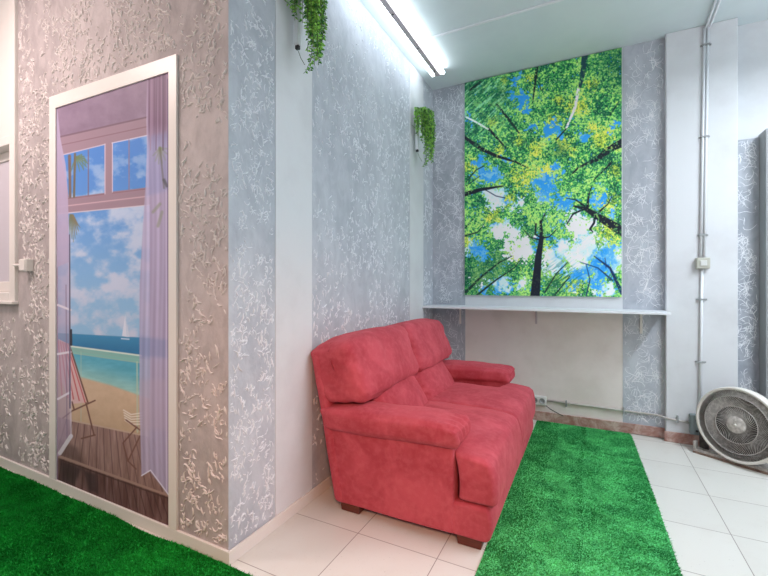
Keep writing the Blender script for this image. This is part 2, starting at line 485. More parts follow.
def forest(U, V, X, Z):
    p = Paint(U, V)
    # drifting cloud and sky
    U0, V0 = U, V
    U = U0+(fbm(U0*.11, V0*.11, 61)-.5)*20+(fbm(U0*.4, V0*.4, 63)-.5)*7; V = V0+(fbm(U0*.11, V0*.11, 62)-.5)*20+(fbm(U0*.4, V0*.4, 64)-.5)*7
    cl = fbm(U*.05, V*.05, 3)
    blue = np.array([44, 148, 230.]); white = np.array([222, 236, 248.])
    p.c = blue+(white-blue)*np.clip(sst(cl, .38, .62)*sst(V0, 150, 235)+.3*sst(fbm(U*.3, V*.3, 5), .45, .75), 0, 1)[..., None]
    def blobs(L, pw=1.):
        a = np.zeros(U.shape)
        for x, y, r in L: a = np.maximum(a, np.exp(-(((U-x)**2+(V-y)**2)/(r*r*1.1))**pw))
        return a
    whites = [(494, 198, 12), (520, 203, 7), (501, 229, 9), (520, 250, 13), (552, 262, 12), (582, 251, 17), (580, 227, 13), (503, 285, 7), (608, 287, 8), (520, 283, 6), (562, 245, 9), (513, 236, 8)]
    blues = [(518, 79, 6), (522, 98, 9), (526, 110, 5), (532, 126, 4), (543, 85, 3), (553, 131, 8), (616, 126, 4), (585, 137, 6), (552, 166, 8), (546, 187, 14), (560, 203, 10), (488, 174, 12), (480, 159, 6), (600, 198, 9),
             (475, 251, 8), (604, 255, 15), (597, 270, 12), (580, 277, 11), (570, 200, 5), (470, 118, 4), (612, 215, 4), (508, 160, 4), (485, 290, 4), (598, 288, 7)]
    wb = blobs(whites); bb = blobs(blues)
    p.put(sst(wb, .3, .8)*.8, white); p.put(sst(bb, .3, .8)*(1-sst(wb, .4, .8))*.75, (34, 140, 232))
    p.put(sst(bb, .3, .8)*sst(fbm(U*.25, V*.25, 15), .48, .7)*.55*sst(V0, 120, 180), (176, 216, 246))
    gap = np.maximum(wb, bb)
    U, V = U0, V0
    leafn = fbm(U*.36, V*.36, 11, 4); tiny = vn(U*.8, V*.8, 21); tiny2 = vn(U*1.15+3, V*1.15, 22); tiny3 = vn(U*1.05, V*1.05+9, 23)
    dens = fbm(U*.07, V*.07, 31)*.45+leafn*1.0+tiny*.5-.72+.17-gap*.82-.10*sst(V, 170, 250)
    lm = sst(dens, -.09, .08)
    dg = np.array([10, 84, 58.]); g = np.array([58, 158, 84.]); lg = np.array([164, 220, 112.]); ye = np.array([228, 232, 84.])
    t1 = np.clip(.55+(fbm(U*.09, V*.09, 41)-.5)*1.6+(tiny-.5)*1.1+(tiny3-.5)*.7+(leafn-.5)*1.2, 0, 1)[..., None]
    lc = dg+(g-dg)*np.clip(t1*2, 0, 1)+(lg-g)*np.clip(t1*2-1, 0, 1)
    yel = [(592, 84, 7), (581, 107, 10), (570, 106, 8), (593, 128, 6), (492, 123, 7), (504, 79, 5), (529, 79, 5), (565, 146, 10), (602, 138, 13), (522, 177, 15), (509, 200, 9), (610, 204, 12), (545, 170, 7), (492, 216, 9), (466, 242, 7), (608, 234, 12),
           (576, 287, 7), (514, 255, 8), (555, 120, 7), (535, 150, 9), (560, 100, 6), (471, 165, 8), (500, 150, 6), (548, 250, 6), (615, 170, 8), (520, 140, 6)]
    yb = sst(blobs(yel)*.75+fbm(U*.12, V*.12, 71)*.35+(leafn-.5)*.9+(tiny3-.5)*.7, .38, 1.0)[..., None]
    lc = lc+(ye*np.array([.62, .72, .6])*(1-t1)+ye*t1-lc)*yb*.8
    tl = np.clip(1-np.hypot((U-475)/50, (V-95)/60), 0, 1)[..., None]
    lc = lc*(1-tl*.5)+np.array([30, 138, 92.])*tl*.5
    dk = np.zeros(U.shape)
    for x, y, r in [(487, 270, 20), (480, 285, 14), (470, 275, 14), (500, 262, 12), (555, 285, 9), (618, 62, 22), (470, 88, 12), (535, 235, 9), (560, 150, 8), (500, 95, 10)]: dk = np.maximum(dk, np.exp(-(((U-x)**2+(V-y)**2)/(r*r))))
    dk = dk[..., None]; lc = lc*(1-dk*.5)+np.array([10, 74, 58.])*dk*.5
    sp = sst(tiny2, .72, .9)*.5
    lc = lc*(1-sp[..., None])+np.array([206, 236, 176.])*sp[..., None]
    sp = sst(vn(U*1.1+13, V*1.1+5, 24), .74, .92)*.55
    lc = lc*(1-sp[..., None])+np.array([8, 66, 52.])*sp[..., None]
    p.put(lm, lc)
    st = vn((U*.7+V*.7)*.9, (U-V)*.12, 51)
    p.put(sst(st, .6, .8)*np.clip(tl[..., 0]*1.6, 0, 1)*.6, (160, 222, 180))
    p.put(sst(st, .38, .2)*np.clip(tl[..., 0]*1.6, 0, 1)*.5, (8, 72, 60))
    sm = np.exp(-(((U-562)**2+(V-280)**2)/300))
    p.put(sst(vn((U*.6+V*.8)*1.1, (U*.8-V*.6)*.16, 52), .5, .7)*sm*.85, (24, 96, 62))
    p.put(sst(vn((U*.6+V*.8)*1.3, (U*.8-V*.6)*.2, 53), .66, .8)*sm*.7, (180, 214, 90))
    keep = p.c.copy()
    D = (20, 26, 40); D2 = (22, 44, 44)
    # trunks
    p.line([(540.6, 221), (541.6, 238), (538.4, 257), (535, 296)], [2.2, 4.2, 6.5, 9.5], D)
    p.line([(541, 238), (535, 234), (536, 224)], 1.6, D); p.line([(541, 238), (549, 237), (556, 230)], [2, 1.2, .8], D)
    p.line([(540, 240), (530, 237), (524, 230)], [1.6, 1, .7], D); p.line([(540.6, 224), (545, 214)], 1.2, D)
    p.line([(574, 206), (586, 209), (597.5, 216.4), (622, 231)], [1.5, 4, 6.5, 10], D)
    p.line([(587, 209), (589, 194), (592, 186)], [3, 1.5, .8], D); p.line([(584, 209), (573, 214), (567, 224)], [2, 1.6, 1], D)
    p.line([(595, 216), (594, 223), (590, 229), (593, 232)], [2.6, 2.2, 2, 1], D); p.line([(586, 207), (576, 200), (566, 198)], [2, 1.2, .6], D)
    p.line([(600, 211), (608, 204), (612, 196)], [2, 1, .6], D)
    p.line([(622, 143), (610, 149), (597.5, 159), (578, 168), (570, 176)], [8, 6.5, 4.5, 2, .8], D)
    p.line([(612, 162), (604, 170), (594, 180)], [2.2, 1.5, .8], D)
    p.line([(464, 137), (481.5, 149), (496.5, 156), (516, 162), (528, 168)], [3, 4, 3, 1.8, .8], D)
    p.line([(464, 194.5), (481, 189.5), (503, 186)], [4.5, 3.4, 1.2], D); p.line([(484, 189), (496, 196), (505, 198)], .9, D)
    p.line([(466, 182), (476, 170), (484, 166)], 1, D2); p.line([(466, 186), (480, 176)], .8, D2)
    p.line([(488, 128), (498.7, 140), (506, 148)], [2.6, 2, 1.2], D); p.line([(466, 117), (476, 122), (488, 129)], [1.6, 2, 1.6], (206, 226, 220))
    p.line([(497, 105), (507, 117), (519, 133)], [2, 2.6, 1.4], D2)
    p.line([(537, 66), (535, 84), (532.6, 103)], [3.4, 2.2, .9], D2); p.line([(536, 74), (541, 90)], 1, D2)
    p.line([(585, 55), (582, 79), (579, 90)], [6.5, 4, 2.6], (26, 62, 72)); p.line([(578.5, 89), (575, 107.5), (566, 129)], [3, 3, 2], (222, 222, 220))
    p.line([(566, 129), (556, 140)], 1.4, D2); p.line([(619, 102), (610, 115)], 1.4, D2); p.line([(470, 90), (480, 82)], 2, D2)
    p.line([(622, 293), (610, 268), (594, 256)], [3.6, 2.4, .9], (16, 40, 84)); p.line([(612, 280), (598, 268), (580, 262)], [1.8, 1.2, .7], (24, 60, 100))
    p.line([(586, 296), (590, 280), (586, 264)], [1.6, 1.2, .7], (24, 60, 90)); p.line([(606, 268), (605, 258)], .8, (24, 50, 90))
    p.line([(466, 292), (482, 276), (500, 262), (512, 256)], [2.6, 2, 1.4, .8], D2); p.line([(476, 296), (496, 280), (514, 268), (522, 258)], [2, 1.6, 1, .7], D2)
    p.line([(545, 292), (556, 274), (568, 262)], [1.6, 1.2, .7], D2); p.line([(555, 295), (570, 276)], [1.4, .8], D2); p.line([(465, 236), (478, 232), (484, 224)], [1.6, 1, .7], D2)
    p.line([(465, 228), (474, 218)], 1, D2)
    # leaves in front of the boughs
    fr = sst(vn(U*.7+31, V*.7, 81)+fbm(U*.2, V*.2, 82)*.5-gap*.5, .88, 1.0)*lm
    fr = fr*np.where((U > 530) & (U < 548) & (V > 236), .12, .8)
    p.put(fr*.9, keep)
    return p.c

def beach(U, V, X, Z):
    p = Paint(U, V)
    p.c[:] = (132, 112, 132)
    p.c += ((fbm(U*.12, V*.12, 2)-.5)*22)[..., None]
    # sky seen through the opening
    cl = fbm(U*.06, V*.075+2, 8, 5)
    t = sst(V, 150, 330)
    sky = np.array([74, 128, 196.])*(1-t)[..., None]+np.array([136, 176, 208.])*t[..., None]
    cloud = np.array([184, 198, 218.])*(1-t)[..., None]+np.array([192, 194, 212.])*t[..., None]
    cm = np.clip(sst(cl, .36, .74)*.9-sst(V, 205, 160)*.45, 0, 1)[..., None]
    skyc = sky*(1-cm)+cloud*cm
    p.poly([(58, 214), (150, 204), (150, 342), (58, 334)], skyc)
    for q in ([(61, 155.5), (104.6, 144.5), (104.6, 193), (69, 198)], [(112.5, 142.5), (149, 135), (149, 187.5), (112.5, 191.5)]):
        p.poly(q, skyc)
    # header and transom frame
    def beam(q, a): p.poly(q, a)
    beam([(57, 137), (150, 116), (150, 134.5), (112.5, 142), (104.8, 144), (57, 156)], (146, 122, 134))
    p.line([(57, 137.5), (150, 116.5)], 1.6, (112, 88, 102)); p.line([(57, 146), (150, 126)], 1., (128, 98, 110))
    beam([(57, 199), (104.6, 193), (150, 187), (150, 205), (57, 214.5)], (146, 122, 134))
    p.line([(57, 207), (150, 196)], 1.1, (190, 160, 168)); p.line([(57, 214), (150, 205)], .9, (206, 196, 206)); p.line([(57, 200), (150, 188.5)], .8, (128, 96, 106))
    beam([(105, 140), (112.5, 139), (112.5, 194), (105, 195)], (146, 122, 134)); p.line([(105, 144), (105, 194)], .8, (206, 190, 204)); p.line([(112.4, 143), (112.4, 192)], .8, (206, 190, 204))
    p.line([(112, 143), (149, 135)], .9, (212, 200, 214)); p.line([(62, 155), (105, 144.3)], .9, (200, 186, 198))
    p.line([(88.3, 150), (88.3, 196)], 1.1, (118, 100, 116)); p.line([(129, 140), (129, 190)], 1.2, (128, 116, 140))
    # palm behind the left panes
    for k in range(9):
        a = -.9+k*.36; p.line([(76, 157), (76+9*math.cos(a), 157+7*math.sin(a)+3), (76+12*math.cos(a), 162+10*abs(math.sin(a)))], [1.4, 1.2, .5], (96, 118, 76), .8)
    p.line([(75, 154), (74, 197)], [2.2, 2.2], (104, 96, 76)); p.line([(69.5, 156), (70.2, 197)], [3, 2.5], (110, 92, 84))
    for k in range(7): p.line([(70+k*.5, 215), (69.5+k*1.35, 222+k*.4), (70+k*1.7, 242-abs(k-2)*3.6)], [1.5, 1.3, .4], (104+k*3, 110, 78), .85)
    # sea, boat
    sea = (np.array([58, 128, 168.])*(1-sst(V-(U-70)*.06, 334, 348))[..., None]+np.array([46, 112, 156.])*sst(V-(U-70)*.06, 334, 348)[..., None])
    p.poly([(58, 333), (150, 338), (150, 360), (58, 346)], sea)
    wt = sst(V-(U-70)*.27, 350, 378)[..., None]
    water = np.array([84, 160, 182.])*(1-wt)+np.array([150, 190, 184.])*wt + ((fbm(U*.1, V*.3, 5)-.5)*24)[..., None]
    p.poly([(58, 350), (150, 360), (150, 400), (58, 372)], water)
    sand = np.array([196, 168, 142.])+((fbm(U*.15, V*.15, 9)-.5)*16)[..., None]-(sst(V, 400, 430)*14)[..., None]
    p.poly([(58, 370), (82, 377.5), (110, 385), (150, 399), (150, 440), (58, 421)], sand, soft=1.6)
    p.poly([(125.2, 315), (122, 336), (127, 337)], (206, 208, 222)); p.poly([(126.5, 322), (127, 337), (129.5, 337)], (196, 200, 216)); p.line([(121.5, 338.6), (129, 339.2)], 1.2, (196, 204, 220))
    # railing
    p.poly([(71, 346), (140, 355), (140, 363), (71, 353)], (132, 180, 168), .9); p.line([(71, 346.3), (141, 355.6)], 1.6, (206, 214, 204)); p.line([(71, 353), (141, 363)], .8, (150, 178, 166))
    p.line([(81, 352), (81, 424)], 1., (170, 186, 170), .55); p.line([(137, 362), (137.5, 432)], 1.8, (176, 190, 170), .7)
    # deck boards
    n = fbm(U*.5, V*.06, 12, 3)
    deck = np.array([146, 116, 110.])+((n-.5)*50)[..., None]-(sst(V-(U-60)*.33, 430, 460)*10)[..., None]
    p.poly([(58, 417), (71, 420), (98, 426), (150, 437), (150, 472), (172, 500), (58, 460)], deck)
    for k in range(15):
        x = 62+k*7; p.line([(x+ (x-100)*-.12, 421+(x-71)*.2), (x+(x-100)*.18, 458+(x-60)*.36)], .8, (96, 68, 66), .8)
    low = np.array([104, 74, 72.])+((fbm(U*.55, V*.05, 14, 3)-.5)*62)[..., None]
    p.poly([(58, 458), (171, 497), (171, 526), (58, 484)], low)
    for k in range(17):
        x = 62+k*7; p.line([(x, 459+(x-60)*.36), (x+(x-90)*.14, 484+(x-60)*.38)], .8, (62, 40, 42), .7)
    for q in ([(60, 460), (82, 468), (74, 486), (60, 482)], [(83, 470), (96, 474), (98, 494), (88, 490)]): p.poly(q, (48, 36, 40), .6, 3)
    p.poly([(60, 440), (78, 448), (84, 464), (60, 456)], (88, 66, 64), .6, 3)
    p.line([(60, 456.5), (171, 496.5)], 2.4, (158, 128, 118)); p.line([(60, 459.5), (171, 499.5)], .9, (70, 48, 46))
    p.line([(71, 420.5), (98.5, 426), (141, 435)], 1.5, (184, 158, 142))
    # deck chairs
    q = [(58.5, 339), (68.8, 344), (86.5, 402.5), (70, 404), (58.5, 372)]
    p.poly(q, (206, 172, 172))
    for k in range(5):
        f = k/4.; p.line([(59.5+f*8.5-1, 341+f*3), (62+f*23, 396+f*6)], 1.3, (186, 88, 92), .9)
    W = (112, 76, 68)
    for L in ([(69, 344), (88, 403)], [(95, 400.5), (72, 411), (63, 418)], [(86, 403), (94, 435)], [(95, 435), (81.5, 438.5)], [(74, 409), (72, 402)]): p.line(L, 1.5, W)
    for k in range(5): p.line([(123.5+k*.4, 410+k*2.6), (131, 414.5+k*2.4), (142, 413+k*2.8)], 1.1, (224, 212, 200))
    for L in ([(137, 427), (123, 443), (128, 461), (136, 469)], [(140, 436), (128, 461)], [(126, 420), (140, 430)]): p.line(L, 1.4, W)
    # left glazed door
    p.poly([(57, 262), (70, 262), (70.5, 438), (60, 456), (57, 456)], (168, 152, 178), .62)
    p.line([(66, 285), (67, 440)], 1, (120, 104, 130), .7)
    for y0, y1 in ((305, 310), (354, 352), (399, 392)): p.line([(58, y0), (70.5, y1)], 2.2, (212, 204, 214))
    p.line([(60, 453), (71, 436)], 4, (200, 194, 200)); p.line([(69, 262), (71, 438)], 1.8, (204, 194, 210), .6)
    p.line([(69.6, 235), (70, 408)], 1.3, (84, 78, 104)); p.line([(71.2, 330), (71.4, 345)], 1.8, (50, 50, 62)); p.line([(70.2, 331), (70.2, 345)], 1, (50, 50, 62))
    # sheer curtains
    p.poly([(55, 106), (57.5, 110), (60.5, 139), (65.6, 164), (67.7, 190), (68.8, 222), (69, 262), (55, 268)], (170, 156, 182), .92)
    cu = np.array([172, 162, 190.])+(np.sin(U*1.25+np.sin(V*.02)*1.5)*9+np.sin(U*.6+1)*8)[..., None]
    q = [(147.5, 70), (146.5, 120), (147, 150), (145.5, 185), (143, 225), (139.6, 285), (139.3, 400), (141.5, 475.6), (150.5, 470), (169.5, 496), (174, 498), (174, 60)]
    p.poly(q, cu, .86, .8)
    top = sst(V, 152, 120)[..., None]*sst(U, 146, 149)[..., None]
    dk = np.array([124, 98, 122.])+(np.sin(U*1.25)*14)[..., None]
    p.c = p.c*(1-top)+dk*top
    p.poly([(149, 136), (171, 131), (171, 190), (147, 196)], (118, 132, 180), .35, 3)
    for k in range(7):
        a = .5+k*.45; p.line([(160, 148), (160-8*math.cos(a), 148+16*abs(math.sin(a)))], [2.2, 1], (122, 134, 96), .45, 1.)
    p.line([(160, 148), (164, 188)], 2, (90, 88, 80), .5); p.line([(164, 180), (167, 186)], 3, (60, 62, 60), .6, 1)
    for L in ([(153, 212), (160, 204)], [(158, 226), (162, 212)]): p.line(L, 3, (126, 134, 104), .5, 1)
    p.poly([(140, 336), (168, 340), (168, 358), (140, 356)], (96, 118, 168), .3, 3); p.poly([(141, 380), (168, 380), (168, 430), (141, 430)], (180, 160, 176), .3, 4)
    p.line([(168.6, 80), (169.4, 495)], 3, (96, 80, 112), .8); p.line([(166, 190), (166.5, 490)], .9, (206, 196, 220), .7)
    p.line([(157, 75), (156, 150)], 1, (92, 70, 92), .7); p.line([(163, 75), (163, 150)], 1.4, (84, 64, 86), .7); p.line([(151, 76), (150.5, 150)], .9, (150, 126, 150), .8)
    p.line([(141.7, 475.6), (150.5, 470.2), (169.5, 496)], 1.2, (216, 210, 226))
    return p.c

M_print = print_mat('printed_canvas', .55)
m1 = print_mesh('canvas_print', -1.054, .226, (1.087, 1.087), (3.085, 3.085), YC-.018, 380, 560, forest, (1.45, 1.4, 1.4), M_print, None, .018)
tag(m1, 'tall printed panel of green treetops against blue sky seen from below, on the back wall', 'mural')

fm = thing('framed_mural', 'tall framed print of a beach terrace with sheer curtains on the left wall', 'mural', (-2.25, YA, .06))
def Zf(x, a, b):   # outer/inner heights fall slightly to the right
    return a+(b-a)*(x+2.832)/1.13
xo0, xo1, xi0, xi1 = -2.832, -1.702, -2.762, -1.757
bm = bmesh.new()
outer = [(xo0, .0585), (xo0, 2.291), (xo1, 2.257), (xo1, .0585)]
inner = [(xi0, .0585), (xi0, 2.215), (xi1, 2.188), (xi1, .0585)]
for i in range(3):
    a, b = outer[i], outer[i+1]; c_, d_ = inner[i+1], inner[i]
    prism(bm, [a, b, c_, d_], 'y', YA-.012, YA-.0005)
obj('frame', bm, M_trim, fm)
print_mesh('print', xi0, xi1, (.06, .06), (2.216, 2.189), YA-.005, 300, 760, beach, (1.1, 1.14, 1.17), M_print, fm)

# ------------------------------------------------------------------ shelf
sh = thing('wall_shelf', 'long narrow white shelf running under the treetop panel', 'shelf', (-.43, YC, .97))
bm = bmesh.new(); box(bm, XB+.004, .512, 3.48, YC-.001, .972, .99); obj('shelf_board', bm, M_shelf, sh, bevel=.002)
def bracket(x, mt, h):
    bm = bmesh.new()
    box(bm, x-.008, x+.008, YC-.012, YC-.001, .972-h, .971); box(bm, x-.008, x+.008, YC-.22, YC-.012, .964, .971)
    obj('bracket', bm, mt, sh)
bracket(-1.1, M_trim, .16); bracket(-.42, M_batten, .13); bracket(.36, M_trim, .17)

# ------------------------------------------------------------------ recess panel pieces
bm = bmesh.new(); box(bm, .9415, 1.083, YR-.03, YR-.013, 0, 2.245)
worms(bm, .945, 1.08, .09, 2.24, lambda a, z, h: (a, YR-.03-h, z), 200, .08, .0019, .002, 1, 77, .36, 1.3, .55, 1.0)
rp = obj('stucco_panel', bm, [M_stC, M_rdC])
tag(rp, 'narrow grey stucco panel standing in the recess right of the white pillar', 'panel')
bm = bmesh.new()
box(bm, 1.084, 1.1, 3.69, YR-.013, .079, 2.265)
o = obj('trim_1', bm, M_greyplastic); tag(o, kind='structure')
bm = bmesh.new(); box(bm, 1.1005, XR, 3.69, YR-.013, .0, 2.265); o = obj('wall_low_partition', bm, M_white); tag(o, kind='structure')

# ------------------------------------------------------------------ ceiling fittings
lf = thing('tube_light', 'twin fluorescent tube light on the ceiling above the sofa', 'ceiling light', (-1.2, 2.68, H))
bm = bmesh.new(); box(bm, -1.222, -1.178, 1.93, 3.43, 3.035, H-.001); obj('batten', bm, M_batten, lf, bevel=.004)
for y in (2.05, 2.5, 2.95, 3.33):
    bm = bmesh.new(); lathe(bm, [(0, 0), (.006, 0), (.006, -.004), (0, -.004)], Matrix.Translation((-1.2, y, 3.035)), 12)
    obj('screw', bm, M_dark, lf)
for dx in (-.046, .05):
    bm = bmesh.new(); tube(bm, [(-1.2+dx, 1.95, 3.048), (-1.2+dx, 3.415, 3.048)], .0145, 16); obj('tube', bm, M_tube, lf, True)
    for y in (1.94, 3.425):
        bm = bmesh.new(); box(bm, min(-1.2+dx, -1.2), max(-1.2+dx, -1.2)+.0, y-.01, y+.01, 3.04, 3.058); lathe(bm, [(0, -.01), (.017, -.01), (.017, .01), (0, .01)], Matrix.Translation((-1.2+dx, y, 3.048)) @ Matrix.Rotation(PI/2, 4, 'X'), 16)
        obj('end_cap', bm, M_plastic, lf)
bm = bmesh.new(); box(bm, -1.1, XR-.01, 2.94, 2.958, H-.012, H-.0005)
tag(obj('cable_trunking', bm, M_shelf, bevel=.003), 'thin white cable strip crossing the ceiling from the tube light', 'cable trunking')

# vertical conduit with switch on the pillar
cd = thing('conduit', 'white twin cable pipes running down the white pillar from the ceiling', 'conduit', (.735, YP, 0))
def px_x(z): return .757-(H-z)*.0135
for s in (-.009, .011):
    bm = bmesh.new()
    tube(bm, [(px_x(z)+s, YP-.012, z) for z in (H-.03, 2.2, 1.39)], .0085, 10); obj('pipe', bm, M_shelf, cd, True)
bm = bmesh.new(); tube(bm, [(px_x(1.3), YP-.012, 1.3), (px_x(.9), YP-.012, .9), (px_x(.3), YP-.012, .3)], .009, 10); obj('pipe', bm, M_shelf, cd, True)
bm = bmesh.new()
tube(bm, [(.755, YP-.012, H-.03), (.76, YP-.03, H-.016), (.74, 3.3, H-.014), (.64, 2.6, H-.014), (.5, 1.6, H-.014)], .008, 8)
tube(bm, [(.775, YP-.012, H-.03), (.782, YP-.03, H-.016), (.765, 3.3, H-.014), (.665, 2.6, H-.014), (.525, 1.6, H-.014)], .008, 8)
obj('ceiling_run', bm, M_shelf, cd, True)
for z in (2.94, 2.27, 1.55, 1.08, .62):
    bm = bmesh.new(); x = px_x(z)
    box(bm, x-.032, x+.034, YP-.006, YP-.0005, z-.006, z+.006); box(bm, x-.022, x+.024, YP-.024, YP-.006, z-.006, z+.006)
    obj('clip', bm, M_greyplastic, cd, bevel=.001)
sw = thing('light_switch', 'small square wall switch halfway down the pillar conduit', 'switch', (.735, YP, 1.345))
bm = bmesh.new(); box(bm, .695, .775, YP-.045, YP-.0005, 1.305, 1.385); obj('housing', bm, mat('switch_beige', (190, 190, 178), .5), sw, bevel=.006)
bm = bmesh.new(); box(bm, .715, .755, YP-.052, YP-.045, 1.325, 1.365); obj('rocker', bm, M_plastic, sw, bevel=.004)

# low conduit from the socket to the pillar
lc = thing('low_conduit', 'thin grey pipe running low along the back wall to the pillar', 'conduit', (0, YC, .18))
M_pipe = mat('painted_pipe', (188, 184, 178), .5)
bm = bmesh.new(); tube(bm, [(-.33, YC-.012, .186), (-.1, YC-.012, .184), (.2, YC-.012, .18), (.47, YC-.016, .178), (.503, YC-.05, .178), (.53, YP-.014, .176), (.66, YP-.014, .165)], .008, 10)
obj('pipe', bm, M_pipe, lc, True)
for x, y in ((-.18, YC), (.24, YC), (.585, YP)):
    bm = bmesh.new(); box(bm, x-.006, x+.006, y-.022, y-.0005, .155, .205); obj('clip', bm, M_greyplastic, lc, bevel=.001)
jb2 = thing('connection_box', 'grey cable connection box at the foot of the pillar beside the fan', 'junction box', (.68, YP, .17))
bm = bmesh.new(); box(bm, .655, .735, YP-.05, YP-.0005, .09, .235); obj('box_body', bm, mat('box_bluegrey', (128, 142, 144), .5), jb2, bevel=.006)
for z in (.12, .2):
    bm = bmesh.new(); lathe(bm, [(0, .004), (.008, .004), (.008, 0), (0, 0)], Matrix.Translation((.695, YP-.05, z)) @ Matrix.Rotation(PI/2, 4, 'X'), 12)
    obj('cover_screw', bm, M_dark, jb2)

so = thing('wall_socket', 'white double power socket low on the back wall beside the sofa', 'socket', (-.385, YC, .18))
bm = bmesh.new(); box(bm, -.46, -.335, YC-.04, YC-.0005, .145, .22); obj('housing', bm, M_plastic, so, bevel=.005)
for x in (-.428, -.368):
    bm = bmesh.new(); Mx = Matrix.Translation((x, YC-.04, .183)) @ Matrix.Rotation(PI/2, 4, 'X')
    lathe(bm, [(.024, .0), (.024, .003), (.02, .003), (.019, .0005), (0, .0005)], Mx, 24)
    out = obj('outlet', bm, M_greyplastic, so, True)
    bm = bmesh.new()
    for d in (-.009, .009): lathe(bm, [(0, .002), (.003, .002), (.003, 0)], Mx @ Matrix.Translation((d, 0, 0)), 8)
    obj('pin_hole', bm, M_dark, out)
bm = bmesh.new(); tube(bm, [(-.345, YC-.02, .145), (-.3, YC-.02, .115), (-.24, YC-.022, .088), (-.2, YC-.03, .075)], .0035, 6)
obj('cable', bm, M_dark, so)

# ------------------------------------------------------------------ hanging ferns
def fern(label, y):
    r = thing('hanging_fern', label, 'plant', (XB+.02, 1.65, 2.7), 'artificial ferns in slim wall holders')
    bx_, by_ = XB+.04, 1.66
    bm = bmesh.new(); box(bm, bx_-.014, bx_+.012, by_-.016, by_+.016, 2.42, 2.75); obj('holder', bm, M_shelf, r, bevel=.004)
    bm = bmesh.new(); box(bm, bx_-.012, bx_+.01, by_-.009, by_+.009, 2.4, 2.42); obj('holder_tip', bm, M_dark, r, bevel=.003)
    lf_ = bmesh.new(); stm = bmesh.new(); rnd = random.Random(3)
    def strand(pts, size, dens):
        pts = [Vector(p) for p in pts]; tube(stm, pts, .0014, 4)
        L = sum((pts[i+1]-pts[i]).length for i in range(len(pts)-1)); n = int(L*dens)
        for k in range(n):
            s = L*k/n; i = 0
            while i < len(pts)-2 and s > (pts[i+1]-pts[i]).length: s -= (pts[i+1]-pts[i]).length; i += 1
            d = (pts[i+1]-pts[i]).normalized(); p = pts[i]+d*s
            a = Vector((rnd.uniform(-1, 1), rnd.uniform(-1, 1), rnd.uniform(-.5, .6)))
            a = (a-d*a.dot(d)*.6).normalized(); sz = size*rnd.uniform(.6, 1.25)
            nrm = a.cross(d)
            if nrm.length < .1: continue
            nrm.normalize(); wv = nrm.cross(a).normalized()
            tip = p+a*sz+Vector((0, 0, -sz*.25)); mid = p+a*sz*.5
            vs = [lf_.verts.new(q) for q in (p, mid+wv*sz*.26+nrm*.001, tip, mid-wv*sz*.26+nrm*.001)]
            lf_.faces.new(vs)
    # crown over the top of the holder
    for k in range(46):
        a = rnd.uniform(-2.0, 1.75); l = rnd.uniform(.05, .14)
        dx, dy = max(.0, math.cos(a))*l+.015, math.sin(a)*l*.62
        z0 = 2.74; dz = rnd.uniform(.05, .26)
        strand([(bx_+.005, by_, z0), (bx_+dx*.5, by_+dy*.5, z0+.03), (bx_+dx, by_+dy, z0-.02), (bx_+dx*1.1, by_+dy*1.15, z0-dz)], .02, 190)
    # the long trailing bunch
    for k in range(24):
        dx = .105+rnd.uniform(-.035, .035); dy = .0+rnd.uniform(-.035, .035); zb = rnd.uniform(2.26, 2.5)
        j = lambda: rnd.uniform(-.012, .012)
        strand([(bx_+.01, by_, 2.74), (bx_+dx*.6, by_+dy*.6, 2.755), (bx_+dx, by_+dy, 2.66), (bx_+dx+j(), by_+dy+j(), 2.52), (bx_+dx+j()-.01*(2.5-zb), by_+dy*.6+j(), zb)], .019, 200)
    strand([(bx_+.09, by_, 2.34), (bx_+.06, by_-.01, 2.27), (bx_+.045, by_-.01, 2.262)], .014, 190)
    strand([(bx_+.01, by_, 2.6), (bx_+.01, by_-.07, 2.58), (bx_+.0, by_-.12, 2.59)], .013, 160)
    obj('foliage', lf_, M_leaf, r); obj('stems', stm, M_stem, r)
    bm = bmesh.new(); tube(bm, [(bx_+.004, by_, 2.39), (bx_+.02, by_, 2.35), (bx_+.045, by_, 2.31)], .0015, 5); obj('root_wire', bm, M_stem, r)
    return r
f1 = fern('artificial fern trailing from the nearer white wall strip, top cut off', 1.65)
f2 = f1.copy(); C.objects.link(f2); f2.location.y += 3.27-1.65; f2.location.z -= .06
f2['label'] = 'small-looking artificial fern on the farther white wall strip near the back corner'
for ch in list(f1.children):
    c = ch.copy(); C.objects.link(c); c.parent = f2

# ------------------------------------------------------------------ sofa
SC = Vector((-.85, 2.53, 0))
sofa = thing('sofa', 'red suede two-seat sofa with puffy back cushions against the side wall', 'sofa', SC)
NY, FY, MY = 1.79, 3.27, 2.53     # near side, far side, middle

def lean(w, x_at, z_at, k):      # shear x with height
    return Vector((w.x-(w.z-z_at)*k, w.y, w.z))

# base
def wb(w, p):
    q = w.copy()
    if p.x > 0: q.x += .018*(1-(p.z)**2)*p.x
    return q
obj('base', soft((-1.17, -.40, NY+.006, FY-.006, .048, .203), .018, (0, 0, 0), wb, .003, 4, 1, 30), M_suede, sofa, True)
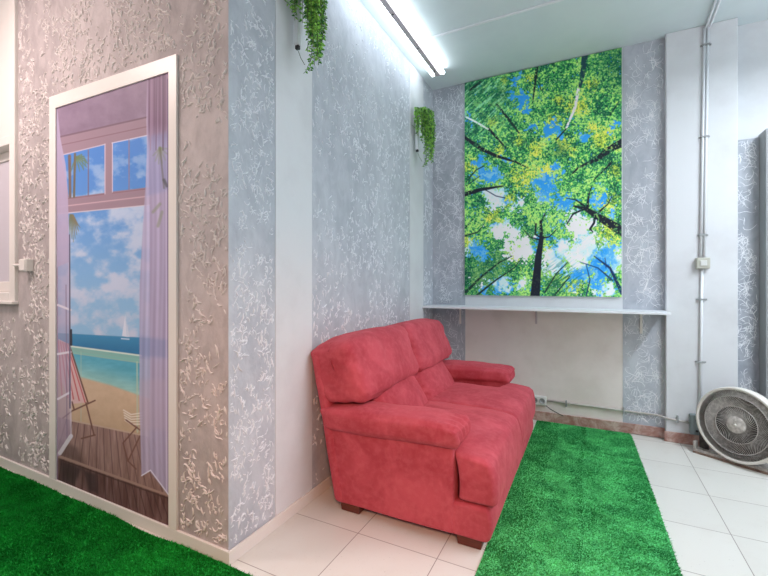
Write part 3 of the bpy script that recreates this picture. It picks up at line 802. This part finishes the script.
# back frame (leans back to the wall)
def wbk(w, p):
    t_ = (w.z-.05)/.78
    q = w.copy(); q.x -= .145*t_+.015*t_*t_; q.x = max(q.x, XB+.006); return q
obj('back_frame', soft((-1.2, -1.14, NY-.012, FY+.012, .05, .82), .026, (0, 0, 0), wbk, .003, 4, 2, 24), M_suede, sofa, True)
for near in (1, 0):
    s = 1 if near else -1
    def Y(a, s=s): return MY-s*(MY-a)
    def yr(a, b): return (min(Y(a), Y(b)), max(Y(a), Y(b)))
    # arm panel under the pad
    a, b = yr(NY, 1.965)
    def wp(w, p):
        q = w.copy()
        if p.x < 0: q.x -= .14*((w.z-.05)/.78)*(-p.x)
        return q
    arm = obj('arm', soft((-1.18, -.555, a, b, .05, .50), .014, (0, .006, 0), wp, .003, 4, 3+near, 26), M_suede, sofa, True)
    # flat padded arm top with a drooping front end
    a, b = yr(1.752, 1.985)
    def wa(w, p, s=s):
        q = w.copy()
        f = max(0, (w.x+.66)/.14)
        if p.z > 0: q.z -= .02*f*f*p.z
        q.z += .03*(w.x+1.27)/.8
        if p.x < 0: q.x -= .025*p.z
        return q
    def pl(co):
        if co.x > -.60: return .005*math.sin(co.y*130+co.z*60)*min(1, (co.x+.60)/.05)
        return 0
    obj('arm_pad', soft((-1.265, -.525, a, b, .43, .535), .028, (.004, .006, .022), wa, .006, 6, 7+near, 34, pl), M_suede, arm, True)
    # seat cushion with an ear wrapping in front of the arm
    a, b = yr(1.985, MY-.003)
    def wsx(w, p, s=s, inner=MY):
        q = w.copy()
        t_ = sst(np.array(w.x), -.585, -.54).item()
        fr = min(1, abs(w.y-inner)/abs(inner-Y(1.985)))
        q.y += -s*.19*t_*fr**1.5
        q.z -= .03*max(0, (w.x+.55)/.19)**2*(.5+.5*p.z)
        q.z += .012*(1-p.y*p.y)*max(0, p.z)
        if p.x > 0: q.x += .014*(1-p.z*p.z)-.012*p.z
        return q
    obj('seat_cushion', soft((-1.0, -.378, a, b, .209, .428), .024, (.006, 0, .016), wsx, .006, 5, 11+near, 44), M_suede, sofa, True)
    # lumbar cushion
    a, b = yr(1.965, MY-.004)
    def wl(w, p):
        q = w.copy(); q.x -= (w.z-.38)*.62+.03*p.y*p.y*(p.x > 0); return q
    def plm(co, mid=MY):
        d = min(abs(co.y-mid), 1); return .004*math.sin(co.z*150)*max(0, 1-d/.06)
    obj('lumbar_cushion', soft((-1.10, -.885, a, b, .385, .655), .06, (.03, .0, .0), wl, .007, 6, 17+near, 30, plm), M_suede, sofa, True)
    # upper back cushion, overhanging
    a, b = yr(1.785, MY-.002)
    def wu(w, p, s=s):
        q = w.copy()
        e = abs(w.y-MY)/.745
        q.x -= (w.z-.58)*.30
        if p.x > 0: q.x += .018*math.exp(-((w.z-.66)/.09)**2)-.014*e**3
        q.z += max(0, p.z)*(.014*(1-p.y*p.y)-.022*e*e*e+.03*p.x-.012)+max(0, -p.z)*.02*p.x
        q.x = max(q.x, XB+.010)
        return q
    def plu(co, s=s):
        e = abs(co.y-MY); k = max(0, 1-abs(e-.70)/.1)
        return .0028*math.sin(co.z*85+co.x*40)*k+.002*math.sin(co.z*120+co.y*60)*max(0, 1-e/.09)
    obj('back_cushion', soft((-1.29, -1.01, a, b, .568, .90), .055, (.035, .0, .012), wu, .010, 5.5, 23+near, 40, plu), M_suede, sofa, True)
for x, y in ((-.49, NY+.075), (-.49, FY-.075), (-1.12, NY+.07), (-1.12, FY-.07)):
    bm = bmesh.new()
    vs = box(bm, x-.06, x+.06, y-.05, y+.05, 0, .052)
    for v in vs:
        if v.co.z < .01: v.co.x = x+(v.co.x-x)*.9; v.co.y = y+(v.co.y-y)*.9
    obj('foot', bm, M_wood, sofa, bevel=.004)

# ------------------------------------------------------------------ floor fan
fan = thing('floor_fan', 'round dusty floor fan with spiral grille on a low stand beside the pillar', 'fan', (.86, 3.42, 0))
ang = math.radians(-41); cen = Vector((.862, 3.43, .268)); R_ = .237
ux = Vector((math.cos(ang), math.sin(ang), 0)); nrm = Vector((math.sin(ang), -math.cos(ang), 0))   # towards the room
tilt = math.radians(4)
uz = (Vector((0, 0, 1))*math.cos(tilt)-nrm*math.sin(tilt)); nn = ux.cross(uz).normalized()
if nn.dot(nrm) < 0: nn = -nn
MF = Matrix.Translation(cen) @ Matrix((( *[ux.x, uz.x, nn.x], 0), (*[ux.y, uz.y, nn.y], 0), (*[ux.z, uz.z, nn.z], 0), (0, 0, 0, 1)))
bm = bmesh.new(); lathe(bm, [(R_-.014, .012), (R_-.004, .02), (R_+.004, .014), (R_+.006, -.02), (R_+.0, -.06), (R_-.012, -.06), (R_-.014, 0)], MF, 72, 0, True)
obj('outer_ring', bm, M_fanring, fan, True)
bm = bmesh.new(); lathe(bm, [(0, -.095), (R_*.6, -.09), (R_-.02, -.058), (R_-.004, -.058), (R_*.6, -.1), (0, -.105)], MF, 48); obj('rear_shell', bm, M_fandark, fan, True)
for rr in (.118, .183):
    bm = bmesh.new(); lathe(bm, [(rr-.003, .014), (rr, .019), (rr+.003, .014), (rr, .008)], MF, 64, 0, True); obj('grille_ring', bm, M_fanring2, fan, True)
def zone(r0, r1, n, sweep, w, z):
    bm = bmesh.new()
    for k in range(n):
        a0 = 2*PI*k/n; pr = []
        for j in range(5):
            f = j/4; r = r0+(r1-r0)*f; a = a0+sweep*f; pr.append((r, a))
        for j in range(4):
            q = []
            for (r, a), s in ((pr[j], -1), (pr[j], 1), (pr[j+1], 1), (pr[j+1], -1)):
                q.append(MF @ Vector((r*math.cos(a)-s*w*math.sin(a), r*math.sin(a)+s*w*math.cos(a), z+ (s*.0015))))
            q2 = [p-nn*.006 for p in q]
            A = [bm.verts.new(p) for p in q]; B = [bm.verts.new(p) for p in q2]
            bm.faces.new(A); bm.faces.new(B[::-1])
            for i in range(4): bm.faces.new((A[i], A[(i+1) % 4], B[(i+1) % 4], B[i]))
    return bm
obj('grille_vanes', zone(.183, R_-.012, 96, .35, .0021, .012), M_fangrille, fan)
obj('grille_vanes', zone(.118, .183, 90, -.4, .0021, .012), M_fangrille, fan)
obj('grille_vanes', zone(.05, .118, 54, .45, .0017, .012), M_fangrille, fan)
bm = bmesh.new(); lathe(bm, [(.055, .006), (.054, .014), (.046, .018), (.02, .021), (0, .022)], MF, 40); hub = obj('grille_hub', bm, M_fangrille, fan, True)
bm = bmesh.new(); lathe(bm, [(.008, .021), (.008, .026), (0, .027)], MF, 16); obj('hub_badge', bm, M_fanring, hub, True)
# rotor at rest
for k in range(5):
    bm = bmesh.new(); a0 = 2*PI*k/5; pts = []
    for j in range(7):
        r = .05+(.165)*j/6; wd = .28+.1*math.sin(j/6*PI)
        row = []
        for i in range(5):
            f = i/4-.5; a = a0+f*2*wd+j*.05; row.append(bm.verts.new(MF @ Vector((r*math.cos(a), r*math.sin(a), -.035+f*.035))))
        pts.append(row)
    for j in range(6):
        for i in range(4): bm.faces.new((pts[j][i], pts[j][i+1], pts[j+1][i+1], pts[j+1][i]))
    o = obj('blade', bm, M_fandark, fan, True); sd = o.modifiers.new('s', 'SOLIDIFY'); sd.thickness = .003
# stand: low tray plus upright plate behind the drum
bang = math.radians(-31); P1 = Vector((.650, 3.560, 0)); bu = Vector((math.cos(bang), math.sin(bang), 0)); bn = Vector((-bu.y, bu.x, 0))
MB = Matrix.Translation(P1) @ Matrix(((bu.x, bn.x, 0, 0), (bu.y, bn.y, 0, 0), (0, 0, 1, 0), (0, 0, 0, 1)))
bm = bmesh.new()
prism_pts = [(0, 0), (.52, 0), (.50, .13), (.075, .13)]
A = [bm.verts.new(MB @ Vector((x, y, 0))) for x, y in prism_pts]; B = [bm.verts.new(MB @ Vector((x, y, .03))) for x, y in prism_pts]
bm.faces.new(A); bm.faces.new(B[::-1])
for i in range(4): bm.faces.new((A[i], A[(i+1) % 4], B[(i+1) % 4], B[i]))
tray = obj('stand_base', bm, M_fanbase, fan, bevel=.004)
bm = bmesh.new(); box(bm, 0.002, .518, -.006, -.0005, 0, .014, 0, MB); obj('edge_strip', bm, M_fanedge, tray)
bm = bmesh.new(); box(bm, .02, .075, .05, .06, .03, .16, 0, MB); obj('upright', bm, M_fandark, fan)
bm = bmesh.new(); box(bm, .3, .36, .11, .12, .03, .2, 0, MB)
obj('upright', bm, M_fandark, fan)
bm = bmesh.new(); box(bm, .0, .016, .0, .05, .03, .08, 0, MB); obj('side_lug', bm, M_fanring2, fan, bevel=.003)

# ------------------------------------------------------------------ artificial grass rugs
def rug(name, label, outline, n, seed, hgt, mats, split=None, wave=0):
    rnd = np.random.RandomState(seed)
    xs = [p[0] for p in outline]; ys_ = [p[1] for p in outline]
    bm = bmesh.new(); prism(bm, outline, 'z', .001, .008)
    bmesh.ops.recalc_face_normals(bm, faces=bm.faces)
    me0 = bpy.data.meshes.new('t'); bm.to_mesh(me0); bm.free()
    V0 = [tuple(v.co) for v in me0.vertices]; F0 = [tuple(p.vertices) for p in me0.polygons]
    bpy.data.meshes.remove(me0)
    P = np.stack([rnd.uniform(min(xs), max(xs), n), rnd.uniform(min(ys_), max(ys_), n)], -1)
    ins = np.zeros(n, bool); m = len(outline)
    for i in range(m):
        x0, y0 = outline[i]; x1, y1 = outline[(i+1) % m]
        if y0 != y1: ins ^= ((y0 > P[:, 1]) != (y1 > P[:, 1])) & (P[:, 0] < (x1-x0)*(P[:, 1]-y0)/(y1-y0)+x0)
    P = P[ins]; n = len(P)
    a = rnd.uniform(0, 2*PI, n); w = rnd.uniform(.0016, .003, n)
    ln = fbm(P[:, 0]*2.6, P[:, 1]*5., seed+2); 
    lx = .004+.010*(ln-.5)+rnd.normal(0, .004, n); ly = rnd.normal(0, .004, n)-.003
    h = hgt*rnd.uniform(.6, 1.2, n)*(.75+.5*fbm(P[:, 0]*6, P[:, 1]*12, seed))
    mi = np.zeros(n, int)
    if split: mi = split(P).astype(int)
    b0 = np.stack([P[:, 0]-np.cos(a)*w, P[:, 1]-np.sin(a)*w, np.full(n, .007)], -1)
    b1 = np.stack([P[:, 0]+np.cos(a)*w, P[:, 1]+np.sin(a)*w, np.full(n, .007)], -1)
    tp = np.stack([P[:, 0]+lx, P[:, 1]+ly, .007+h], -1)
    vv = np.stack([b0, b1, tp], 1).reshape(-1, 3)
    k = len(V0)
    ff = (np.arange(n*3).reshape(-1, 3)+k).tolist()
    me = bpy.data.meshes.new(name); me.from_pydata(V0+vv.tolist(), [], list(F0)+ff)
    o = link(name, me, mats)
    idx = np.concatenate([np.zeros(len(F0), int), mi]); me.polygons.foreach_set('material_index', idx.astype(np.int32))
    me.update()
    return tag(o, label, 'rug')
rx = lambda y: .295+(3.75-y)*.022
outR = [(-.41, 3.745), (-.42, 1.2), (.352, 1.2), (.345, 1.8), (.333, 2.05), (.325, 2.5), (.318, 2.8), (.305, 3.2), (.288, 3.70), (.28, 3.74)]
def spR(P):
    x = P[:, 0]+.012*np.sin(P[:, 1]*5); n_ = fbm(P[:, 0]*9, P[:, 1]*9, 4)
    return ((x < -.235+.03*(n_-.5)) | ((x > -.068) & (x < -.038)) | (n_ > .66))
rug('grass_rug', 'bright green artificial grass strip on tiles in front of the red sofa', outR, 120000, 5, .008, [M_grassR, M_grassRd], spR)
ptsL = [(XL+.02, .2), (-.7, .2), (-.72, 1.22), (-1.36, 1.232)]
x = -1.5
rn = random.Random(2)
while x > XL+.1:
    ptsL.append((x, 1.222+rn.uniform(-.006, .01))); x -= .16
ptsL.append((XL+.02, 1.222))
rug('grass_rug', 'deep green artificial grass carpet below the beach print on the left', ptsL, 230000, 9, .013, [M_grassL, M_grassL])

# ------------------------------------------------------------------ lights
def area(name, loc, rot, sx, sy, power, col):
    l = bpy.data.lights.new(name, 'AREA'); l.shape = 'RECTANGLE'; l.size = sx; l.size_y = sy; l.energy = power; l.color = lin(col)
    o = bpy.data.objects.new(name, l); C.objects.link(o); o.location = loc; o.rotation_euler = rot; return o
# further twin tubes hanging over the rest of the room, out of frame: each shines down and up
def hung_tubes(x, y, p, col=(240, 246, 255)):
    area('tube_lamp_down', (x, y, 2.8), (0, 0, 0), .15, 1.5, p, col)
    area('tube_lamp_up', (x, y, 2.805), (PI, 0, 0), .15, 1.5, p*.4, col)
hung_tubes(1.6, 2.3, 50)
hung_tubes(1.8, .2, 14)
area('warm_lamp_left', (-3.1, .1, H-.06), (math.radians(12), 0, 0), .5, .5, 36, (255, 230, 226))
area('warm_lamp_back', (-2.2, -.9, 2.2), (math.radians(55), 0, math.radians(-20)), .5, .5, 15, (255, 224, 208))
sl = bpy.data.lights.new('warm_fill_spot', 'SPOT'); sl.energy = 230; sl.color = lin((255, 178, 138)); sl.spot_size = math.radians(46); sl.spot_blend = 1; sl.shadow_soft_size = .15  # added spot, no fitting there; warms the sofa side and nearby tiles
so_ = bpy.data.objects.new('warm_fill_spot', sl); C.objects.link(so_); so_.location = (.7, -1.0, 2.3)
so_.rotation_euler = (Vector((-.95, 1.75, .15))-so_.location).to_track_quat('-Z', 'Y').to_euler()

wd = bpy.data.worlds.new('world'); bpy.context.scene.world = wd; wd.use_nodes = True
wd.node_tree.nodes['Background'].inputs[0].default_value = (.7, .8, .9, 1); wd.node_tree.nodes['Background'].inputs[1].default_value = .05

vs_ = bpy.context.scene.view_settings
bpy.context.scene.display_settings.display_device = 'sRGB'
vs_.view_transform = 'Standard'; vs_.look = 'None'; vs_.gamma = 1; vs_.use_curve_mapping = False
vs_.exposure = 0.14
